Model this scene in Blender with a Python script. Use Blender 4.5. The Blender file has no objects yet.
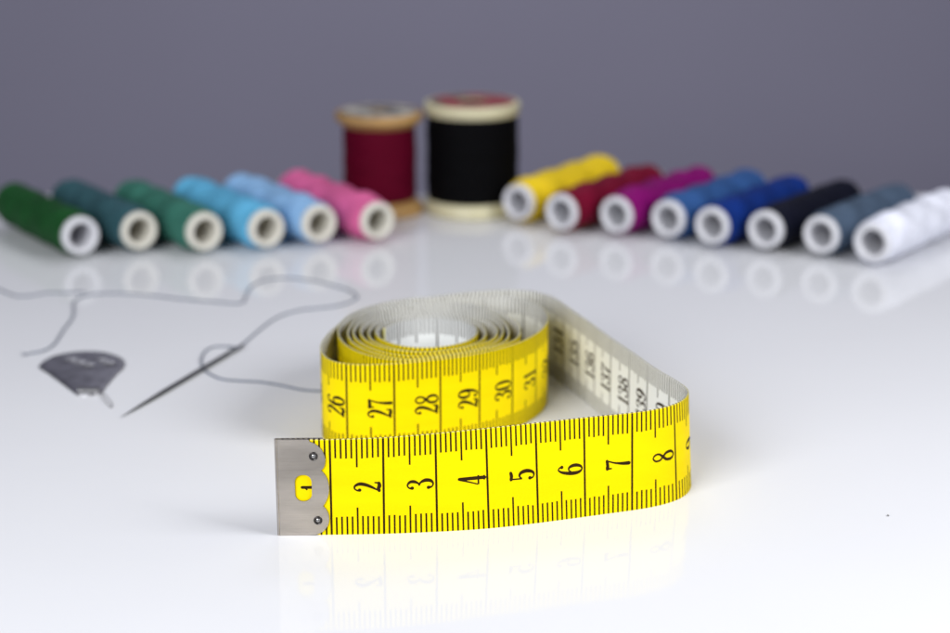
import bpy, bmesh, math, random
from mathutils import Vector, Matrix, noise
import numpy as np

random.seed(4)
U = 0.01                      # everything below is written in centimetres
R = math.radians
scene = bpy.context.scene
COL = scene.collection

# ------------------------------------------------------------------ helpers
def link(name, me, mats=(), parent=None, loc=None, rz=None):
    o = bpy.data.objects.new(name, me)
    COL.objects.link(o)
    for m in (mats if isinstance(mats, (list, tuple)) else [mats]):
        me.materials.append(m)
    if parent: o.parent = parent
    if loc: o.location = Vector(loc) * U
    if rz is not None: o.rotation_euler = (0, 0, rz)
    return o

def empty(name, loc=(0, 0, 0), rz=0.0):
    o = bpy.data.objects.new(name, None)
    o.empty_display_size = 0.01
    COL.objects.link(o)
    o.location = Vector(loc) * U
    o.rotation_euler = (0, 0, rz)
    return o

def tag(o, label=None, cat=None, group=None, kind=None):
    if label: o['label'] = label
    if cat: o['category'] = cat
    if group: o['group'] = group
    if kind: o['kind'] = kind
    return o

class MB:
    """collects vertices (cm) and faces for one mesh"""
    def __init__(self): self.v, self.f, self.m, self.s = [], [], [], []
    def face(self, pts, mat=0, smooth=False):
        b = len(self.v); self.v += [tuple(p) for p in pts]
        self.f.append(tuple(range(b, b + len(pts)))); self.m.append(mat); self.s.append(smooth)
    def grid(self, rows, mat=0, smooth=True, closed=False):
        """rows: list of equal-length point lists; closed joins the last column to the first"""
        b = len(self.v); n = len(rows[0])
        for r in rows: self.v += [tuple(p) for p in r]
        for i in range(len(rows) - 1):
            for j in range(n if closed else n - 1):
                k = (j + 1) % n
                self.f.append((b + i*n + j, b + i*n + k, b + (i+1)*n + k, b + (i+1)*n + j))
                self.m.append(mat); self.s.append(smooth)
    def mesh(self, name):
        me = bpy.data.meshes.new(name)
        me.from_pydata([(x*U, y*U, z*U) for x, y, z in self.v], [], self.f)
        me.polygons.foreach_set('material_index', self.m)
        me.polygons.foreach_set('use_smooth', self.s)
        me.update()
        return me

def lathe(mb, prof, n=64, mat=0, axis='z', wob=None, smooth=True):
    """prof: (radius, height) list; revolved about z, or about y for axis 'y'"""
    rows = []
    for r, h in prof:
        row = []
        for k in range(n):
            a = 2*math.pi*k/n
            rr = r + (wob(a, h, r) if wob else 0)
            if axis == 'z': row.append((rr*math.cos(a), rr*math.sin(a), h))
            else: row.append((rr*math.cos(a), h, rr*math.sin(a)))
        rows.append(row)
    if axis == 'y': rows = [list(reversed(r)) for r in rows]
    mb.grid(rows, mat, smooth, closed=True)

def spline(P, n=16):
    P = [np.array(p, float) for p in P]
    P = [2*P[0] - P[1]] + P + [2*P[-1] - P[-2]]
    out = []
    for i in range(1, len(P) - 2):
        p0, p1, p2, p3 = P[i-1:i+3]
        for t in np.linspace(0, 1, n, endpoint=False):
            out.append(.5*(2*p1 + (p2-p0)*t + (2*p0-5*p1+4*p2-p3)*t*t + (3*p1-p0-3*p2+p3)*t**3))
    out.append(P[-2])
    return np.array(out)

def tube(mb, pts, rad, n=10, mat=0):
    pts = [Vector(p) for p in pts]
    rows = []
    for i, p in enumerate(pts):
        t = (pts[min(i+1, len(pts)-1)] - pts[max(i-1, 0)]).normalized()
        s = t.cross(Vector((0, 0, 1)))
        s = s.normalized() if s.length > 1e-6 else Vector((1, 0, 0))
        u = s.cross(t)
        r = rad(i/(len(pts)-1)) if callable(rad) else rad
        rows.append([p + (s*math.cos(2*math.pi*k/n) + u*math.sin(2*math.pi*k/n))*r for k in range(n)])
    mb.grid(rows, mat, True, closed=True)
    mb.face(rows[0], mat); mb.face(list(reversed(rows[-1])), mat)

# ---------------------------------------------------------------- materials
def mat(name, col, rough=.5, metal=0., spec=.5, bump=None, vary=None, sheen=0., coat=0., aniso=None):
    """bump: (scale, strength, stretch xyz) noise relief; vary: (scale, amount, stretch) colour variation of the stuff itself"""
    m = bpy.data.materials.new(name); m.use_nodes = True
    N, L = m.node_tree.nodes, m.node_tree.links
    b = N['Principled BSDF']
    b.inputs['Base Color'].default_value = (*col, 1)
    b.inputs['Roughness'].default_value = rough
    b.inputs['Metallic'].default_value = metal
    b.inputs['Specular IOR Level'].default_value = spec
    b.inputs['Sheen Weight'].default_value = sheen
    b.inputs['Coat Weight'].default_value = coat
    tc = N.new('ShaderNodeTexCoord')
    def nz(scale, stretch, detail=4):
        mp = N.new('ShaderNodeMapping'); mp.inputs['Scale'].default_value = stretch
        L.new(tc.outputs['Object'], mp.inputs['Vector'])
        t = N.new('ShaderNodeTexNoise'); t.inputs['Scale'].default_value = scale; t.inputs['Detail'].default_value = detail
        L.new(mp.outputs['Vector'], t.inputs['Vector'])
        return t.outputs['Fac']
    if vary:
        sc, am, st = vary
        r = N.new('ShaderNodeMapRange'); r.inputs['To Min'].default_value = 1-am; r.inputs['To Max'].default_value = 1+am
        r.inputs['From Min'].default_value = .25; r.inputs['From Max'].default_value = .75
        L.new(nz(sc, st), r.inputs['Value'])
        mx = N.new('ShaderNodeVectorMath'); mx.operation = 'SCALE'; mx.inputs[0].default_value = col
        L.new(r.outputs['Result'], mx.inputs['Scale']); L.new(mx.outputs['Vector'], b.inputs['Base Color'])
    if bump:
        sc, am, st = bump
        bp = N.new('ShaderNodeBump'); bp.inputs['Strength'].default_value = am; bp.inputs['Distance'].default_value = .0003
        L.new(nz(sc, st), bp.inputs['Height']); L.new(bp.outputs['Normal'], b.inputs['Normal'])
    return m

def srgb(r, g, b):
    f = lambda c: (c/255/12.92) if c <= 10 else ((c/255+.055)/1.055)**2.4
    return (f(r), f(g), f(b))

M_table = mat('white_laminate', (.79, .795, .82), .05, spec=.20, vary=(14, .012, (1, 1, 1)))
M_wall = mat('grey_backdrop_paint', (.278, .265, .350), .85, spec=.2, vary=(5, .03, (1, 1, 1)), bump=(300, .15, (1, 1, 1)))
M_yellow = mat('tape_yellow', (.875, .668, .0), .55, spec=.06, vary=(90, .055, (.25, .25, 3)), bump=(2500, .12, (1, 1, 1)))
M_back = mat('tape_white_reverse', (.80, .81, .79), .45, spec=.4, vary=(120, .03, (1, 1, 1)), bump=(2500, .12, (1, 1, 1)))
M_edge = mat('tape_edge', (.80, .72, .22), .6, vary=(900, .18, (1, 1, 1)))
M_ink = mat('tape_ink', (.028, .014, .002), .6, spec=.1, vary=(500, .35, (1, 1, 1)))
M_steel = mat('brushed_steel', (.45, .41, .365), .36, metal=1., vary=(110, .34, (.35, 1, 1.4)), bump=(420, .22, (.08, 1, 9)))
M_steel_dark = mat('dark_rivet_steel', (.055, .05, .048), .3, metal=.8)
M_rivet_highlight = mat('rivet_highlight', (.34, .34, .34), .2, metal=1.)  # highlight at the rivet centre, put into the colour
M_tube = mat('white_spool_tube', (.64, .64, .675), .4, vary=(60, .03, (1, 1, 1)))
M_tube_warm = mat('cream_spool_tube', (.66, .635, .56), .4, vary=(60, .03, (1, 1, 1)))
M_wood = mat('spool_wood', srgb(166, 130, 78), .5, vary=(60, .22, (1, 1, .12)), bump=(150, .3, (1, 1, .1)))
M_cream = mat('cream_painted_wood', srgb(200, 194, 160), .42, vary=(60, .07, (1, 1, .2)))
M_needle = mat('needle_steel', (.24, .24, .23), .22, metal=1.)
M_threader = mat('pressed_tin', (.43, .43, .45), .38, metal=1., vary=(230, .35, (1, 1, 1)), bump=(260, .7, (1, 1, 1)))
M_emboss = mat('light_tin', (.62, .62, .64), .5, metal=1., bump=(260, .5, (1, 1, 1)))  # paler tin on the raised domes of the plate
M_crimp = mat('bright_tin', (.33, .33, .33), .42, metal=1.)
M_wire = mat('fine_wire', (.52, .51, .49), .3, metal=1.)
M_greythread = mat('grey_sewing_thread', srgb(110, 116, 131), .85, spec=.2, sheen=.2, vary=(900, .25, (1, 1, 1)), bump=(1500, .6, (1, 1, 1)))
M_dust = mat('dust', (.2, .2, .2), .9)

# -------------------------------------------------------------- the setting
def slab(name, x0, x1, y0, y1, z0, z1, m, bev=.15):
    bm = bmesh.new()
    bmesh.ops.create_cube(bm, size=1)
    for v in bm.verts:
        v.co = Vector((x0 + (v.co.x+.5)*(x1-x0), y0 + (v.co.y+.5)*(y1-y0), z0 + (v.co.z+.5)*(z1-z0)))*U
    bmesh.ops.bevel(bm, geom=bm.edges[:], offset=bev*U, segments=3, affect='EDGES', profile=.5)
    me = bpy.data.meshes.new(name); bm.to_mesh(me); bm.free()
    return link(name, me, m)
tag(slab('table_surface', -60, 60, 4, 64.2, -2.4, 0, M_table), kind='structure')
tag(slab('backdrop_wall', -160, 160, 104, 108, -90, 120, M_wall), kind='structure')

# ---------------------------------------------------------- measuring tape
W, TH = 1.95, .042            # tape width and thickness
rim = [(-3.73,33.62),(-2.72,33.65),(-1.73,33.75),(-.76,33.98),(.21,34.28),(1.15,34.58),(2.12,34.9),(3.08,35.19),(3.55,35.4),
       (3.93,35.68),(4.17,36.02),(4.30,36.4),(4.31,36.68),(4.22,36.98),(4.05,37.42),(3.84,37.91),(3.62,38.5),(3.36,39.3),(3.03,40.2),
       (2.65,41.4),(2.26,42.55),(1.99,43.35),(1.72,43.92),(1.38,44.24),(.95,44.38),(.29,44.3),(-.4,44.05),(-1.07,43.73),(-1.45,43.5),
       (-2.07,43.0),(-2.6,42.37),(-3.03,41.56),(-3.27,40.6),(-3.36,39.8),(-3.29,39.15),(-3.09,38.66),(-2.75,38.39),(-2.28,38.32),
       (-1.73,38.4),(-1.25,38.53),(-.56,38.78),(.09,39.13),(.84,39.76),(1.34,40.53),(1.6,41.28),(1.66,42.0),(1.58,42.65),(1.33,43.2),(.92,43.6)]
# inner turns of the coil: centre, half width, half depth, drifting inwards
turns = [(-.4, -.95, 41.0, 2.3, 2.95), (.6, -1.0, 40.88, 1.99, 2.42), (1.6, -.99, 40.86, 1.82, 2.17), (2.6, -1.0, 40.82, 1.66, 1.94),
         (3.6, -1.01, 40.77, 1.5, 1.70), (4.6, -1.03, 40.74, 1.32, 1.46), (5.6, -1.03, 40.72, 1.12, 1.24), (6.6, -1.03, 40.72, 1.0, 1.1)]
tt = np.array(turns)
pts = [tuple(p) for p in spline(rim, 12)]
outer = np.array(pts)
cc0 = np.array((-1.0, 40.8))
oa = np.unwrap(np.arctan2(outer[:, 1]-cc0[1], outer[:, 0]-cc0[0])); orad = np.hypot(*(outer-cc0).T)
k0 = int(np.argmin(np.where(outer[:, 1] > 37, outer[:, 0], 9)))       # leftmost point: start of the outermost loop
oa, orad = oa[k0:], orad[k0:]
oa = oa - round(oa[0]/(2*math.pi) - .5)*2*math.pi                     # runs from about pi to 2.5 pi
for tau in np.arange(.03, 6.22, .012):
    a = math.pi/2 + 2*math.pi*tau
    cx, cy, A, B = [np.interp(tau, tt[:, 0], tt[:, k]) for k in (1, 2, 3, 4)]
    w = 1 + .014*math.sin(2.3*a + 1) + .012*math.sin(1.31*a) + .006*math.sin(5.3*a)
    q = np.array((cx + A*w*math.cos(a), cy + B*w*math.sin(a))) - cc0
    ang, rad = math.atan2(q[1], q[0]) % (2*math.pi), float(np.hypot(*q))
    ang = ang if ang > math.pi*.97 else ang + 2*math.pi
    lim = float(np.interp(ang, oa, orad)) if ang < oa[-1] else 9.
    lim -= .085 + .105*max(0, tau-.25)
    f = rad if rad < lim - .1 else (lim - .1*math.exp(-(rad-lim+.1)/.1) if rad < lim + 9 else lim)
    f = min(f, lim)
    pts.append(tuple(cc0 + q*f/rad))
path = np.array(pts)
def arcs(P): return np.r_[0, np.cumsum(np.linalg.norm(np.diff(P, axis=0), axis=1))]
def resample(P, step):
    a = arcs(P); n = int(a[-1]/step); q = np.linspace(0, a[-1], n)
    return np.c_[np.interp(q, a, P[:, 0]), np.interp(q, a, P[:, 1])]
path = resample(path, .02)
K = np.exp(-.5*(np.arange(-30, 31)*.02/.16)**2); K /= K.sum()
pad = lambda c: np.r_[2*c[0]-c[30:0:-1], c, 2*c[-1]-c[-2:-32:-1]]
path = np.c_[np.convolve(pad(path[:, 0]), K, 'valid'), np.convolve(pad(path[:, 1]), K, 'valid')]
ga = arcs(path)
marks = [(-0.02, (-3.733, 33.619)), (1, (-2.722, 33.647)), (8, (3.933, 35.668)), (10, (4.042, 37.431)), (16, (2.115, 43.004)), (26, (-2.729, 38.362)), (27, (-1.723, 38.39)), (28, (-0.768, 38.732)), (29, (0.086, 39.131)), (30, (0.819, 39.717)), (31, (1.357, 40.53))]
mg, ml, lo = [], [], 0
for lab, p in marks:
    d = np.linalg.norm(path - np.array(p), axis=1)
    hi = min(len(path), lo + int((max(1, lab - (ml[-1] if ml else lab)))*1.35/.02))
    k = lo + int(np.argmin(d[lo:hi])); lo = k
    mg.append(ga[k]); ml.append(lab)
mg.append(ga[-1]); ml.append(ml[-1] + (ga[-1] - mg[-2])/1.0)
lab = np.interp(ga, mg, ml)
LEN = ml[-1]
DS = .05
SG = np.arange(-.02, LEN, DS)
PX, PY = np.interp(SG, lab, path[:, 0]), np.interp(SG, lab, path[:, 1])
ks = np.hanning(9); ks /= ks.sum()
TX, TY = np.gradient(PX), np.gradient(PY)
tn = np.hypot(TX, TY); TX, TY = TX/tn, TY/tn
lean_s = [-1, 0, 1, 2, 3, 4, 5, 6, 7, 8, 9, 10, 200]
lean_o = [-.1, -.1, -.09, -.04, .1, .26, .27, .26, .2, .2, .1, 0, 0]
LO = np.interp(SG, lean_s, lean_o)
LO = np.convolve(np.pad(LO, 20, mode='edge'), np.hanning(41)/np.hanning(41).sum(), 'valid')
ZO = np.array([.0 if s < 24 else .018*(1+math.sin(s*.41+.6))*min(1, (s-24)/12) for s in SG])
def S(s, v, off=0.):
    """point of the tape: s cm along, v cm up, off cm out of the yellow face"""
    g = lambda a: float(np.interp(s, SG, a))
    tx, ty = g(TX), g(TY); n = math.hypot(tx, ty); tx, ty = tx/n, ty/n
    ex = 0.0
    if s < SG[0]: ex = s - SG[0]
    if s > SG[-1]: ex = s - SG[-1]
    o = g(LO)*(1 - v/W) + off
    ex += float(np.interp(s, [3, 5, 8, 9, 10.5], [0, -.02, -.06, -.05, 0]))*(1 - v/W)
    return (g(PX) + tx*ex + ty*o, g(PY) + ty*ex - tx*o, v + g(ZO))

band = MB()
H2 = TH/2
vs = [0, .25, .5, .75, 1]
band.grid([[S(s, v*W, H2) for v in vs] for s in SG], 0)
band.grid([[S(s, v*W, -H2) for v in reversed(vs)] for s in SG], 1)
band.grid([[S(s, W, H2), S(s, W+.006, 0)] for s in SG], 2)
band.grid([[S(s, W+.006, 0), S(s, W, -H2)] for s in SG], 1)
band.grid([[S(s, 0, -H2), S(s, 0, H2)] for s in SG], 2)
for s in (SG[0], SG[-1]): band.face([S(s, 0, H2), S(s, W, H2), S(s, W, -H2), S(s, 0, -H2)], 2)

def bar(s0, s1, v0, v1, side, lift=.0014):
    o = side*(H2 + lift)
    band.face([S(s0, v0, o), S(s1, v0, o), S(s1, v1, o), S(s0, v1, o)], 3)
for i in range(1, int(LEN*10)):
    s = i/10 + random.uniform(-.002, .002)
    for side in (1, -1):
        if s < .9 and side > 0: 
            pass
        jl = random.uniform(-.012, .012)
        if i % 10 == 0:
            w = .021
            vv = [.004, W*.25, W*.5, W*.75, W-.004]
            for q in range(4): bar(s-w, s+w, vv[q], vv[q+1], side)
        else:
            w = .0172
            ln = (.56 if i % 10 == 5 else .375) + jl
            bar(s-w, s+w, .004, ln, side); bar(s-w, s+w, W-ln-.01, W-.002, side)
    w = .022
    band.face([S(s-w, W+.0075, 0), S(s+w, W+.0075, 0), S(s+w, W+.003, -H2), S(s-w, W+.003, -H2)], 3)
    band.face([S(s-w, W+.0025, H2), S(s+w, W+.0025, H2), S(s+w, W+.0075, 0), S(s-w, W+.0075, 0)], 3)

# numerals of the tape: strokes (x, y, width in cm) in a unit box
G = {
 '0': [[(.5,1,.022),(.16,.84,.042),(.06,.5,.055),(.16,.16,.042),(.5,0,.022),(.84,.16,.042),(.94,.5,.055),(.84,.84,.042),(.5,1,.022)]],
 '1': [[(.55,.99,.05),(.55,.5,.05),(.55,.0,.05)], [(.55,.95,.03),(.36,.84,.028),(.16,.80,.024)], [(.15,.02,.026),(.95,.02,.026)]],
 '2': [[(.16,.80,.052),(.12,.88,.03),(.32,.985,.026),(.64,.97,.038),(.86,.80,.056),(.76,.58,.056),(.45,.33,.044),(.16,.15,.026),(.06,.05,.03)],
       [(.03,.06,.05),(.3,.085,.055),(.6,.05,.06),(.92,.07,.05)], [(.92,.05,.035),(.98,.24,.02)]],
 '3': [[(.12,.81,.052),(.14,.92,.026),(.45,.99,.026),(.80,.9,.046),(.84,.74,.052),(.62,.58,.03),(.36,.54,.02)],
       [(.36,.54,.02),(.7,.49,.034),(.93,.3,.058),(.84,.1,.05),(.5,.01,.028),(.18,.06,.026),(.10,.19,.052)]],
 '4': [[(.66,.99,.034),(.34,.62,.024),(.02,.27,.022)], [(.0,.25,.028),(1.02,.25,.028)], [(.72,1,.05),(.72,.5,.055),(.72,0,.055)], [(.46,.015,.022),(.98,.015,.022)]],
 '5': [[(.15,.97,.024),(.12,.5,.024)], [(.12,.945,.05),(.5,.925,.055),(.86,.95,.05)],
       [(.12,.5,.02),(.42,.6,.032),(.78,.53,.052),(.94,.3,.06),(.76,.07,.046),(.42,.01,.027),(.15,.07,.026),(.12,.18,.052)]],
 '6': [[(.84,.85,.052),(.78,.95,.026),(.52,.99,.026),(.22,.8,.046),(.06,.45,.06),(.12,.15,.05),(.42,.01,.028),(.76,.07,.042),(.92,.28,.056),(.8,.5,.046),(.5,.57,.026),(.2,.46,.024)]],
 '7': [[(.06,.93,.062),(.4,.92,.055),(.95,.95,.046)], [(.05,.93,.034),(.05,.74,.022)], [(.93,.93,.024),(.64,.62,.030),(.50,.3,.05),(.47,.03,.062)]],
 '8': [[(.5,.54,.034),(.16,.68,.034),(.15,.88,.034),(.5,.99,.026),(.85,.88,.034),(.84,.70,.034),(.5,.54,.046),(.12,.36,.048),(.10,.13,.046),(.5,.01,.026),(.90,.13,.046),(.88,.36,.048),(.5,.54,.034)]],
}
G['9'] = [[(1-x, 1-y, w) for x, y, w in st] for st in G['6']]
DW, DH, ADV = .178, .5, .232
def numeral(text, s_line, side, vc=W/2):
    """digits turned a quarter turn, feet towards the centimetre line s_line"""
    wd = [ADV*(.8 if c == '1' else 1) for c in text]
    v0 = vc - (sum(wd) - (ADV-DW))/2
    n_st = 0
    for c, a in zip(text, wd):
        for st in G[c]:
            q = spline([(x, y, w) for x, y, w in st], 7)
            xy = np.c_[q[:, 0]*DW*(.8 if c == '1' else 1), q[:, 1]*DH]
            t = np.gradient(xy, axis=0); t /= np.maximum(np.linalg.norm(t, axis=1), 1e-9)[:, None]
            nr = np.c_[-t[:, 1], t[:, 0]]
            off = side*(H2 + .0016 + .0005*n_st); n_st += 1
            mp = lambda p: S(s_line - side*(.055 + p[1]), v0 + p[0], off)
            A_ = [mp(xy[i] + nr[i]*q[i, 2]*.62) for i in range(len(q))]
            B_ = [mp(xy[i] - nr[i]*q[i, 2]*.62) for i in range(len(q))]
            band.grid([[a_, b_] for a_, b_ in zip(A_, B_)], 3, False)
            for e in (0, -1):
                if q[e, 2] > .03:
                    off += side*.0002
                    r = q[e, 2]*.6*(1.12 if q[e, 2] >= .052 and c in '23569' else .98)
                    band.face([mp(xy[e] + r*np.array((math.cos(k*math.pi/5), math.sin(k*math.pi/5)))) for k in range(10)], 3)
        v0 += a
for n in range(1, int(LEN)):
    numeral(str(n), n, 1)
for n in range(150 - int(LEN) + 1, 150):
    numeral(str(n), 150 - n, -1)

tape = empty('measuring_tape', (0, 38.5, 0))
tag(tape, 'yellow centimetre measuring tape, partly rolled up, standing on its edge on the white table', 'measuring tape')
def child_mesh(name, mb, mats, parent, origin):
    me = mb.mesh(name)
    me.transform(Matrix.Translation(-Vector(origin)*U))
    return link(name, me, mats, parent)
ORG = (0, 38.5, 0)
child_mesh('tape_band', band, [M_yellow, M_back, M_edge, M_ink], tape, ORG)

# metal end clip with scalloped edge, slot and two rivets
def arcpts(c, r, a0, a1, n=10, ry=None):
    return [(c[0] + r*math.cos(R(a0 + (a1-a0)*k/n)), c[1] + (ry or r)*math.sin(R(a0 + (a1-a0)*k/n))) for k in range(n+1)]
px = lambda x, y: (1 - (330-x)/53.2, (534.5-y)/48.5)
outer_px = [(276.5,534.4),(300,534.4),(311,534),(319,531.6),(324.5,527),(327.3,521),(327.4,514.5),(325.3,509),(321.7,504.8),
            (324.6,500.5),(327.2,494.5),(328.3,487.2),(327.2,480),(324.4,473.6),(320.6,469.3),
            (323.6,466),(325.2,460),(324.2,454),(320.5,447.6),(314.5,442.8),(307,440.4),(300,440.0),(276.5,440.0)]
outer = []
for seg in (outer_px[0:2], outer_px[1:9], outer_px[8:15], outer_px[14:22], outer_px[21:23]):
    q = spline([px(*p) for p in seg], 5) if len(seg) > 2 else np.array([px(*p) for p in seg])
    outer += [tuple(p) for p in q[:-1]]
outer.append(px(*outer_px[-1]))
outer = [(s, (min(max(v, .0), W + .004) if v < W - .02 else W + .022)) for s, v in outer]
sc, vc, hw, hh, rr = .475, .985, .163, .272, .15
slot = (arcpts((sc+hw-rr, vc+hh-rr), rr, 0, 90) + arcpts((sc-hw+rr, vc+hh-rr), rr, 90, 180)
        + arcpts((sc-hw+rr, vc-hh+rr), rr, 180, 270) + arcpts((sc+hw-rr, vc-hh+rr), rr, 270, 360))
def plate(outline, holes, o0, o1):
    bm = bmesh.new()
    for loop in [outline] + holes:
        vv = [bm.verts.new((s, v, 0)) for s, v in loop]
        for i in range(len(vv)): bm.edges.new((vv[i], vv[(i+1) % len(vv)]))
    bmesh.ops.triangle_fill(bm, use_beauty=True, use_dissolve=False, edges=bm.edges[:])
    bmesh.ops.dissolve_limit(bm, angle_limit=.01, verts=bm.verts[:], edges=bm.edges[:])
    bmesh.ops.triangulate(bm, faces=bm.faces[:])
    flat = [[(v.co.x, v.co.y) for v in f.verts] for f in bm.faces]
    bm.free()
    mb = MB()
    for f in flat:
        a = sum(f[i][0]*f[(i+1) % 3][1] - f[(i+1) % 3][0]*f[i][1] for i in range(3))
        if a < 0: f = f[::-1]
        mb.face([S(s, v, o1) for s, v in f]); mb.face([S(s, v, o0) for s, v in reversed(f)])
    for loop in [outline] + holes:
        for i in range(len(loop)):
            p, q = loop[i], loop[(i+1) % len(loop)]
            # a small rounded lip: the rim falls off before the wall
            mb.face([S(*p, o0), S(*q, o0), S(*q, o1), S(*p, o1)], 1)
    return mb
C0, C1 = H2 + .006, H2 + .034
clip_mb = plate(outer, [slot], C0, C1)
back_outline = [(-.01, .0), (.86, .0), (.93, .12), (.93, W-.12), (.86, W+.02), (-.01, W+.02)]
bk = plate(back_outline, [], -C1, -C0)
b0 = len(clip_mb.v)
clip_mb.v += bk.v; clip_mb.f += [tuple(i+b0 for i in f) for f in bk.f]; clip_mb.m += bk.m; clip_mb.s += bk.s
fold = [(C1, -.012), (C1*.9, -.032), (C1*.5, -.052), (0, -.058), (-C1*.5, -.052), (-C1*.9, -.032), (-C1, -.012)]
clip_mb.grid([[S(s, -.001, o), S(s, W+.022, o)] for o, s in fold], 0)
foldi = [(C0, -.012), (C0*.5, -.026), (-C0*.5, -.026), (-C0, -.012)]
clip_mb.grid([[S(s, W+.022, o), S(s, -.001, o)] for o, s in foldi], 0)
top_out = [S(s, W+.022, o) for o, s in fold]; top_in = [S(s, W+.022, o) for o, s in foldi]
for i in range(6):
    j = min(3, int(i/2)); k = min(3, int((i+1)/2))
    clip_mb.face([top_out[i], top_out[i+1], top_in[k], top_in[j]] if j != k else [top_out[i], top_out[i+1], top_in[j]], 0)
M_clipedge = mat('clip_cut_edge', (.16, .15, .14), .4, metal=.9)
clip = child_mesh('metal_clip', clip_mb, [M_steel, M_clipedge], tape, ORG)
for (s, v) in (px(313.2, 455.3), px(316.2, 519.2)):
    rv = MB()
    def ring(r, o, n=20): return [S(s + r*math.cos(2*math.pi*k/n), v + r*math.sin(2*math.pi*k/n), o) for k in range(n)]
    rv.grid([ring(.088, C1-.002), ring(.085, C1+.012), ring(.076, C1+.016)], 0, True, closed=True)
    rv.grid([ring(.076, C1+.016), ring(.066, C1+.006), ring(.040, C1+.004)], 0, True, closed=True)
    rv.grid([ring(.040, C1+.004), ring(.030, C1+.014), ring(.016, C1+.018), ring(.002, C1+.019)], 1, True, closed=True)
    child_mesh('rivet', rv, [M_steel_dark, M_rivet_highlight], clip, ORG)

# ------------------------------------------------------- small thread spools
RS, LS = .755, 5.7
def tube_mesh():
    mb = MB()
    ro, ri, L_ = .572, .382, LS
    prof = [(ri, .45), (ri, .09), (ri+.008, .03), (ri+.03, .004), (ro-.07, 0), (ro-.035, .012), (ro-.008, .04), (ro, .09), (ro, .4),
            (ro, L_-.4), (ro, L_-.09), (ro-.035, L_-.012), (ro-.09, L_), (ri+.06, L_), (ri, L_-.08), (ri, .45)]
    lathe(mb, prof, 48, axis='y')
    return mb
def winding_mesh(seed, cover=False, fill=0., start=.17):
    mb = MB()
    prof = []
    n = 90
    y0, y1 = (.06 if cover else start), LS - .17
    for i in range(n+1):
        u = i/n; y = y0 + (y1-y0)*u
        e = min(1, (u*(y1-y0))/.55); e2 = min(1, ((1-u)*(y1-y0))/.4)
        r = .61 + (RS-.035-fill-.61)*(1-(1-e)**2.2)*(1-(1-e2)**2.2)
        prof.append((r, y))
    prof = [(.585, y0)] + prof + [(.585, y1)]
    def wob(a, y, r):
        k = 2*math.pi/1.45
        env = max(0, min(1, (r-.63)/.06))
        d = .5*(math.sin(2*a + k*y + seed) + math.sin(-2*a + k*y + 1.7*seed))
        fine = .5*math.sin(14*y*2 + 3*a) + .5*math.sin(14*y*2 - 3*a)
        nz = noise.noise(Vector((math.cos(a)*2, math.sin(a)*2, y*2.2 + seed*7)))
        return env*(.044*d + .006*fine + .016*nz - .014) - .008
    lathe(mb, prof, 72, axis='y', wob=wob)
    return mb
tube_a = tube_mesh().mesh('core_tube'); tube_a.materials.append(M_tube)
tube_b = tube_mesh().mesh('core_tube'); tube_b.materials.append(M_tube_warm)
LG, RG = 'thread spools lying in a row on the left', 'thread spools lying in a row on the right'
spools = [
 # x, y of the front end, turn, colour, warm tube, label, group
 (-11.66, 54.84, 34.6, (24, 72, 34), 0, 'dark green thread spool at the outer left end of the left row', LG),
 (-10.03, 55.48, 34.2, (50, 84, 92), 1, 'slate teal thread spool between the dark green and the sea green spools', LG),
 (-8.05, 55.35, 33.6, (54, 108, 94), 1, 'sea green thread spool between the slate teal and the bright sky blue spools', LG),
 (-6.23, 55.73, 33.4, (92, 168, 206), 1, 'bright sky blue thread spool beside the sea green spool', LG),
 (-4.69, 56.39, 33.6, (136, 176, 216), 1, 'pale powder blue thread spool between the sky blue and the pink spools', LG),
 (-2.94, 56.79, 33.6, (206, 96, 146), 1, 'pink thread spool in front of the wooden spool of dark red thread', LG),
 (1.34, 59.4, -34.5, (226, 194, 32), 0, 'yellow thread spool lying against the tall black spool', RG),
 (2.66, 58.0, -35.5, (108, 4, 38), 0, 'crimson thread spool between the yellow and the magenta purple spools', RG),
 (4.35, 57.61, -36.0, (122, 4, 98), 0, 'magenta purple thread spool between the crimson and the steel blue spools', RG),
 (5.90, 57.07, -36.2, (46, 82, 136), 0, 'muted steel blue thread spool between the magenta and the royal blue spools', RG),
 (7.15, 56.13, -36.2, (10, 42, 112), 0, 'deep royal blue thread spool beside the navy black spool', RG),
 (8.68, 55.6, -36.5, (12, 14, 30), 0, 'navy black thread spool between the royal blue and the grey spools', RG),
 (10.25, 54.96, -36.8, (72, 88, 108), 0, 'slate grey thread spool next to the white spool', RG),
 (11.60, 54.0, -36.8, (232, 234, 246), 0, 'white thread spool at the outer right end of the right row', RG),
]
for i, (x, y, rz, c, warm, label, grp) in enumerate(spools):
    root = empty('thread_spool', (x, y, 0), R(rz))
    tag(root, label, 'thread spool', grp)
    roll = random.uniform(0, 6.28)
    o = link('core_tube', tube_b if warm else tube_a, [], root, (0, 0, RS)); 
    m = mat('thread_' + label.split(' thread')[0].replace(' ', '_'), srgb(*c), .7, spec=.14,
            vary=(95, .30, (.8, 1.3, .8)), bump=(420, .9, (.35, 3, .35)))
    wm = winding_mesh(i*1.37 + .4, i == 13, random.uniform(0, .035), random.uniform(.13, .24)).mesh('thread_winding')
    link('thread_winding', wm, m, root, (0, 0, RS))

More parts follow.
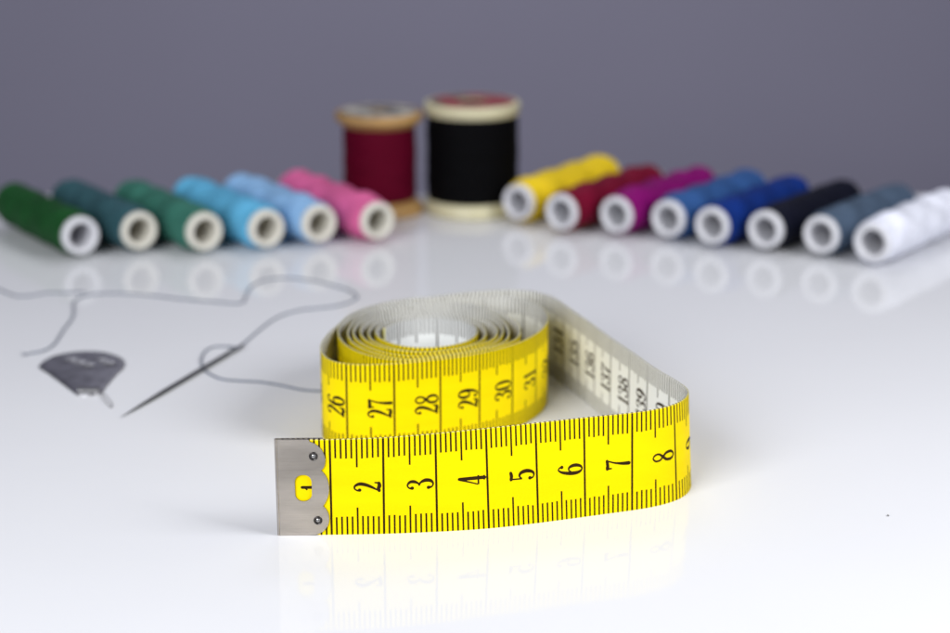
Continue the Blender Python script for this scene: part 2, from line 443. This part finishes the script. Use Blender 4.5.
# ------------------------------------------------------- two standing spools
def standing(loc, RF, RT, HT, ft, fb, mwood, mthread, mlabel, hole, label, flare):
    root = empty('wooden_spool', loc)
    tag(root, label, 'wooden spool')
    mb = MB()
    core = RT - .25
    prof = [(hole, .2), (hole, 0.02), (hole+.03, 0), (RF-.06, 0), (RF-.015, .02), (RF, .07), (RF, fb*.45), (RF-.03, fb*.55), (RT+.02-flare, fb), (core, fb+.01),
            (core, HT-ft-.01), (RT+.02-flare, HT-ft), (RF-.03, HT-ft*.55), (RF, HT-ft*.45), (RF, HT-.07), (RF-.015, HT-.02), (RF-.06, HT), (hole+.04, HT),
            (hole, HT-.04), (hole, HT-.6), (hole, .2)]
    lathe(mb, prof[1:-2], 72)
    lathe(mb, [(hole, HT-.035), (hole-.004, HT-.06), (hole-.004, .05), (hole, .02)], 48, mat=1)
    body = link('spool_body', mb.mesh('spool_body'), [mwood, M_raw_shade], root)
    wd = MB()
    n = 60
    prof = [(core+.01, fb+.012)] + [(RT - .06*(abs(2*i/n-1)**10), fb + .012 + (HT-ft-fb-.024)*i/n) for i in range(n+1)] + [(core+.01, HT-ft-.012)]
    lathe(wd, prof, 96, wob=lambda a, h, r: .012*math.sin(h*38 + a) + .024*noise.noise(Vector((math.cos(a)*1.2, math.sin(a)*1.2, h*2.2))) - .012)
    link('thread_winding', wd.mesh('thread_winding'), mthread, root)
    lb = MB()
    lathe(lb, [(hole+.03, HT+.001), (hole+.03, HT+.008), (RF-.17, HT+.008), (RF-.16, HT+.001)], 72, smooth=False)
    link('paper_label', lb.mesh('paper_label'), mlabel, root)
    return root
def label_mat(name, a, b, scale, lo, hi):
    m = mat(name, a, .5)
    N, L = m.node_tree.nodes, m.node_tree.links
    tc = N.new('ShaderNodeTexCoord'); v = N.new('ShaderNodeTexNoise'); v.inputs['Scale'].default_value = scale; v.inputs['Detail'].default_value = 1.5
    L.new(tc.outputs['Object'], v.inputs['Vector'])
    r = N.new('ShaderNodeValToRGB'); r.color_ramp.elements[0].position = lo; r.color_ramp.elements[1].position = hi
    r.color_ramp.elements[0].color = (*a, 1); r.color_ramp.elements[1].color = (*b, 1)
    L.new(v.outputs['Fac'], r.inputs['Fac']); L.new(r.outputs['Color'], N['Principled BSDF'].inputs['Base Color'])
    return m
M_raw_shade = mat('raw_wood_hole_shade', srgb(60, 47, 36), .8, vary=(60, .2, (1, 1, .2)))  # raw wood, colour darkened so the drilled hole looks shaded
M_maroon = mat('dark_red_thread', srgb(82, 2, 28), .7, spec=.06, vary=(200, .12, (.5, .5, 4)), bump=(500, .9, (.3, .3, 5)))
M_black = mat('black_thread', (.0017, .0017, .0022), .7, spec=.05, vary=(200, .2, (.5, .5, 4)), bump=(500, .9, (.3, .3, 5)))
M_lab1 = label_mat('grey_printed_label', srgb(70, 66, 66), srgb(176, 172, 162), 190, .42, .56)
M_lab2 = label_mat('red_printed_label', srgb(140, 40, 46), srgb(96, 78, 66), 110, .50, .60)
standing((-3.13, 61.45, 0), 1.44, 1.21, 3.36, .46, .46, M_wood, M_maroon, M_lab1, .30,
         'wooden spool of dark red thread with a grey printed top, standing behind the pink spool', .02)
standing((-.09, 61.62, 0), 1.57, 1.525, 3.66, .40, .46, M_cream, M_black, M_lab2, .46,
         'big cream spool of black thread with a red printed top, standing beside the yellow spool', .0)

# ----------------------------------------------------------- needle, threads
tip, eye = Vector((-7.97, 40.45, .045)), Vector((-5.86, 45.98, .075))
d = (eye - tip); LN = d.length
nd = MB()
def needle_r(t):
    x = t*LN
    return .003 + .052*min(1, (x/1.9))**.75
body_pts = [tip + d*(t*.86) for t in np.linspace(0, 1, 40)]
tube(nd, body_pts, lambda t: needle_r(t*.86), 14)
du = d.normalized(); sd = du.cross(Vector((0, 0, 1))).normalized(); up = sd.cross(du)
# the eye: a long closed loop of flattened wire
c_eye = tip + d*.925
loop = []
for k in range(49):
    a = 2*math.pi*k/48
    loop.append(c_eye + du*(.068*LN*math.cos(a)) + sd*(.052*math.sin(a)*(1 if abs(math.cos(a)) < .999 else 1)))
tube(nd, loop, .026, 8)
ndl = empty('sewing_needle', (tip + d*.5)*1.0)
ndl.location.z = 0
tag(ndl, 'dark steel sewing needle threaded with grey thread, lying left of the tape', 'needle')
o_ = (tip + d*.5); child_mesh('needle_shaft', nd, M_needle, ndl, (o_.x, o_.y, 0))

TR = .026
def lay(pts, zs=None):
    q = spline([(x, y, TR if zs is None else zs[i]) for i, (x, y) in enumerate(pts)], 10)
    for p in q:
        p[0] += .012*noise.noise(Vector((p[0]*3, p[1]*3, 1))); p[1] += .012*noise.noise(Vector((p[0]*3, p[1]*3, 9)))
    return q
E_ = c_eye + du*.03*LN
thA = [(-5.79,46.65),(-5.57,47.65),(-5.25,48.7),(-4.74,49.35),(-4.07,49.63),(-3.55,49.99),(-3.26,50.6),(-3.44,51.23),(-3.96,51.88),(-4.72,52.49),(-5.46,52.75),
       (-6.06,52.45),(-6.34,51.66),(-6.35,50.75),(-6.42,50.05),(-7.13,50.19),(-8.13,50.5),(-9.02,50.86),(-10.03,51.08),(-10.72,50.92),(-11.0,50.3),
       (-10.86,49.5),(-10.72,48.6),(-10.71,47.38),(-10.69,46.21),(-10.82,45.64),(-11.12,45.39)]
thB = [(-6.25,45.99),(-6.6,45.95),(-6.77,45.56),(-6.77,44.84),(-6.63,44.18),(-6.37,43.66),(-6.05,43.30),(-5.61,43.17),(-5.08,43.07),(-4.57,42.81),(-4.11,42.52),(-3.68,42.40),
       (-3.3,42.5),(-2.95,43.1),(-2.5,43.8),(-1.9,44.5)]
main = list(reversed(thA)) + [(E_.x+.03, E_.y+.25), (E_.x, E_.y), (E_.x-.14, E_.y+.08)] + thB
zs = [TR]*len(thA) + [.05, .085, .06] + [TR]*len(thB)
# where the thread crosses below the needle it stays on the table, the needle rides above it
th = MB(); tube(th, lay(main, zs), TR, 8)
def tail(mbx, end, dirv):
    for k in range(5):
        a = random.uniform(-.5, .5)
        v = Vector((dirv[0]*math.cos(a) - dirv[1]*math.sin(a), dirv[0]*math.sin(a) + dirv[1]*math.cos(a), random.uniform(0, .15)))
        tube(mbx, [Vector(end), Vector(end) + v*.12, Vector(end) + v*.24 + Vector((0, 0, .01))], .007, 5)
tail(th, (-11.12, 45.39, TR), (-.77, -.64))
tag(link('sewing_thread', th.mesh('sewing_thread'), M_greythread), 'grey sewing thread looped across the table through the eye of the needle', 'thread')
th2 = MB(); tube(th2, lay([(-10.9,51.22),(-11.25,51.16),(-11.6,51.12),(-11.95,51.12),(-12.34,50.85),(-12.76,50.83),(-13.33,51.45),(-14.02,51.99),(-15.2,52.3),(-16.6,51.7)]), TR, 8)
tag(link('loose_thread', th2.mesh('loose_thread'), M_greythread), 'short loose grey thread piece farthest left, beside the looped thread', 'thread')

# ------------------------------------------------------------ needle threader
ol = [(-10.65,44.26),(-10.63,44.70),(-10.46,45.15),(-10.1,45.45),(-9.63,45.54),(-9.16,45.38),(-8.77,44.97),(-8.6,44.53),(-8.58,44.12),(-8.64,43.76),(-8.68,43.30),(-8.72,42.75),(-8.75,42.28),
      (-8.86,42.12),(-9.05,42.08),(-9.27,42.12),(-9.43,42.35),(-9.83,43.0),(-10.18,43.55),(-10.36,43.84),(-10.51,44.03)]
cx, cy = -9.55, 43.9
ol = [tuple(p) for p in spline(ol + [ol[0]], 5)[:-1]]
tr = MB()
rows = []
for k, (sc_, z) in enumerate([(1.0, .012), (1.0, .040), (.97, .052), (.80, .056), (.6, .058), (.35, .06), (.02, .06)]):
    row = []
    for x, y in ol:
        X, Y = cx + (x-cx)*sc_, cy + (y-cy)*sc_
        zz = z
        if sc_ < .98:
            for ex, ey, er in ((-9.97,44.72,.16),(-9.72,44.5,.16),(-9.45,44.3,.15),(-9.2,44.72,.15),(-9.0,44.45,.16),(-9.95,44.3,.13),(-9.3,43.4,.18)):
                zz += .035*math.exp(-((X-ex)**2 + (Y-ey)**2)/(er*er))
        row.append((X, Y, zz))
    rows.append(row)
tr.grid(rows, 0, True, closed=True)
tr.face(list(reversed(rows[0])), 0)
thr = empty('needle_threader', (cx, cy, 0))
tag(thr, 'flat dark tin needle threader with a fine wire loop, lying left of the needle', 'needle threader')
child_mesh('handle_plate', tr, M_threader, thr, (cx, cy, 0))
em = MB()
def dome(x, y, z, r, h, sx=1., n=16):
    em.grid([[(x + r*sx*q*math.cos(2*math.pi*k/n), y + r*q*math.sin(2*math.pi*k/n), z + h*math.sqrt(max(0, 1-q*q))) for k in range(n)] for q in (1, .95, .8, .55, .25, .02)], 0, True, closed=True)
for ex, ey, er in ((-9.97,44.72,.12),(-9.72,44.5,.13),(-9.45,44.3,.11),(-9.2,44.72,.10),(-9.0,44.45,.13)):
    dome(ex, ey, .089, er*1.35, .022)
child_mesh('embossing', em, M_emboss, thr, (cx, cy, 0))
cr = MB()
bm = bmesh.new(); bmesh.ops.create_cube(bm, size=1)
for v in bm.verts: v.co = Vector((v.co.x*.52, v.co.y*.24, v.co.z*.05))
bmesh.ops.bevel(bm, geom=bm.edges[:], offset=.018, segments=2, affect='EDGES')
bm.verts.index_update()
for f in bm.faces: cr.face([(v.co.x - 9.06, v.co.y + 42.36, v.co.z + .082) for v in f.verts])
bm.free()
child_mesh('crimp', cr, M_crimp, thr, (cx, cy, 0))
wl = MB(); tube(wl, spline([(-8.80,42.3,.045),(-8.62,41.8,.03),(-8.42,41.38,.022),(-8.32,41.2,.02),(-8.35,41.45,.02),(-8.52,41.85,.03),(-8.70,42.2,.045),(-8.78,42.45,.05)], 6), .009, 6)
child_mesh('wire_loop', wl, M_wire, thr, (cx, cy, 0))

# -------------------------------------------------------------- a dust speck
ds = MB()
bm = bmesh.new(); bmesh.ops.create_icosphere(bm, subdivisions=2, radius=1)
for f in bm.faces:
    ds.face([(8.08 + v.co.x*.020*(1+.4*noise.noise(v.co*2)), 34.66 + v.co.y*.028, .016 + v.co.z*.016) for v in f.verts])
bm.free()
tag(link('dust_speck', ds.mesh('dust_speck'), M_dust), 'tiny dark dust speck on the empty white table to the right of the tape', 'dust speck')

# ------------------------------------------------------------------- lamps
def area(name, loc, target, size, power, col=(1, 1, 1), sy=None):
    l = bpy.data.lights.new(name, 'AREA'); l.energy = power; l.color = col
    l.shape = 'RECTANGLE'; l.size = size*U; l.size_y = (sy or size)*U
    o = bpy.data.objects.new(name, l); COL.objects.link(o)
    o.location = Vector(loc)*U
    o.rotation_euler = (Vector(target) - Vector(loc)).to_track_quat('-Z', 'Y').to_euler()
    return o
area('softbox_key', (34, 22, 28), (0, 38, 0), 22, 1.72, (.975, .98, 1))
area('softbox_front', (-29, -9, 32), (0, 36, 1), 38, 4.45, (.96, .975, 1))
area('softbox_top', (3, 78, 42), (2, 82, 0), 24, .62, (.95, .965, 1))

w = bpy.data.worlds.new('World'); scene.world = w; w.use_nodes = True
w.node_tree.nodes['Background'].inputs['Color'].default_value = (.80, .84, 1, 1)
w.node_tree.nodes['Background'].inputs['Strength'].default_value = .10

# ------------------------------------------------------------------ camera
cam = bpy.data.cameras.new('camera'); co = bpy.data.objects.new('camera', cam); COL.objects.link(co)
co.location = (0, 0, 14*U)
co.rotation_euler = (R(90 - 16), 0, 0)
cam.sensor_width = 36; cam.lens = 72
cam.clip_start = .005; cam.clip_end = 20
cam.dof.use_dof = True; cam.dof.focus_distance = .3625; cam.dof.aperture_fstop = 72/5.7
cam.dof.aperture_blades = 7
scene.camera = co
scene.view_settings.view_transform = 'Standard'
scene.view_settings.look = 'None'
scene.view_settings.exposure = 0
scene.render.engine = 'CYCLES'
scene.cycles.use_denoising = True
scene.cycles.max_bounces = 10
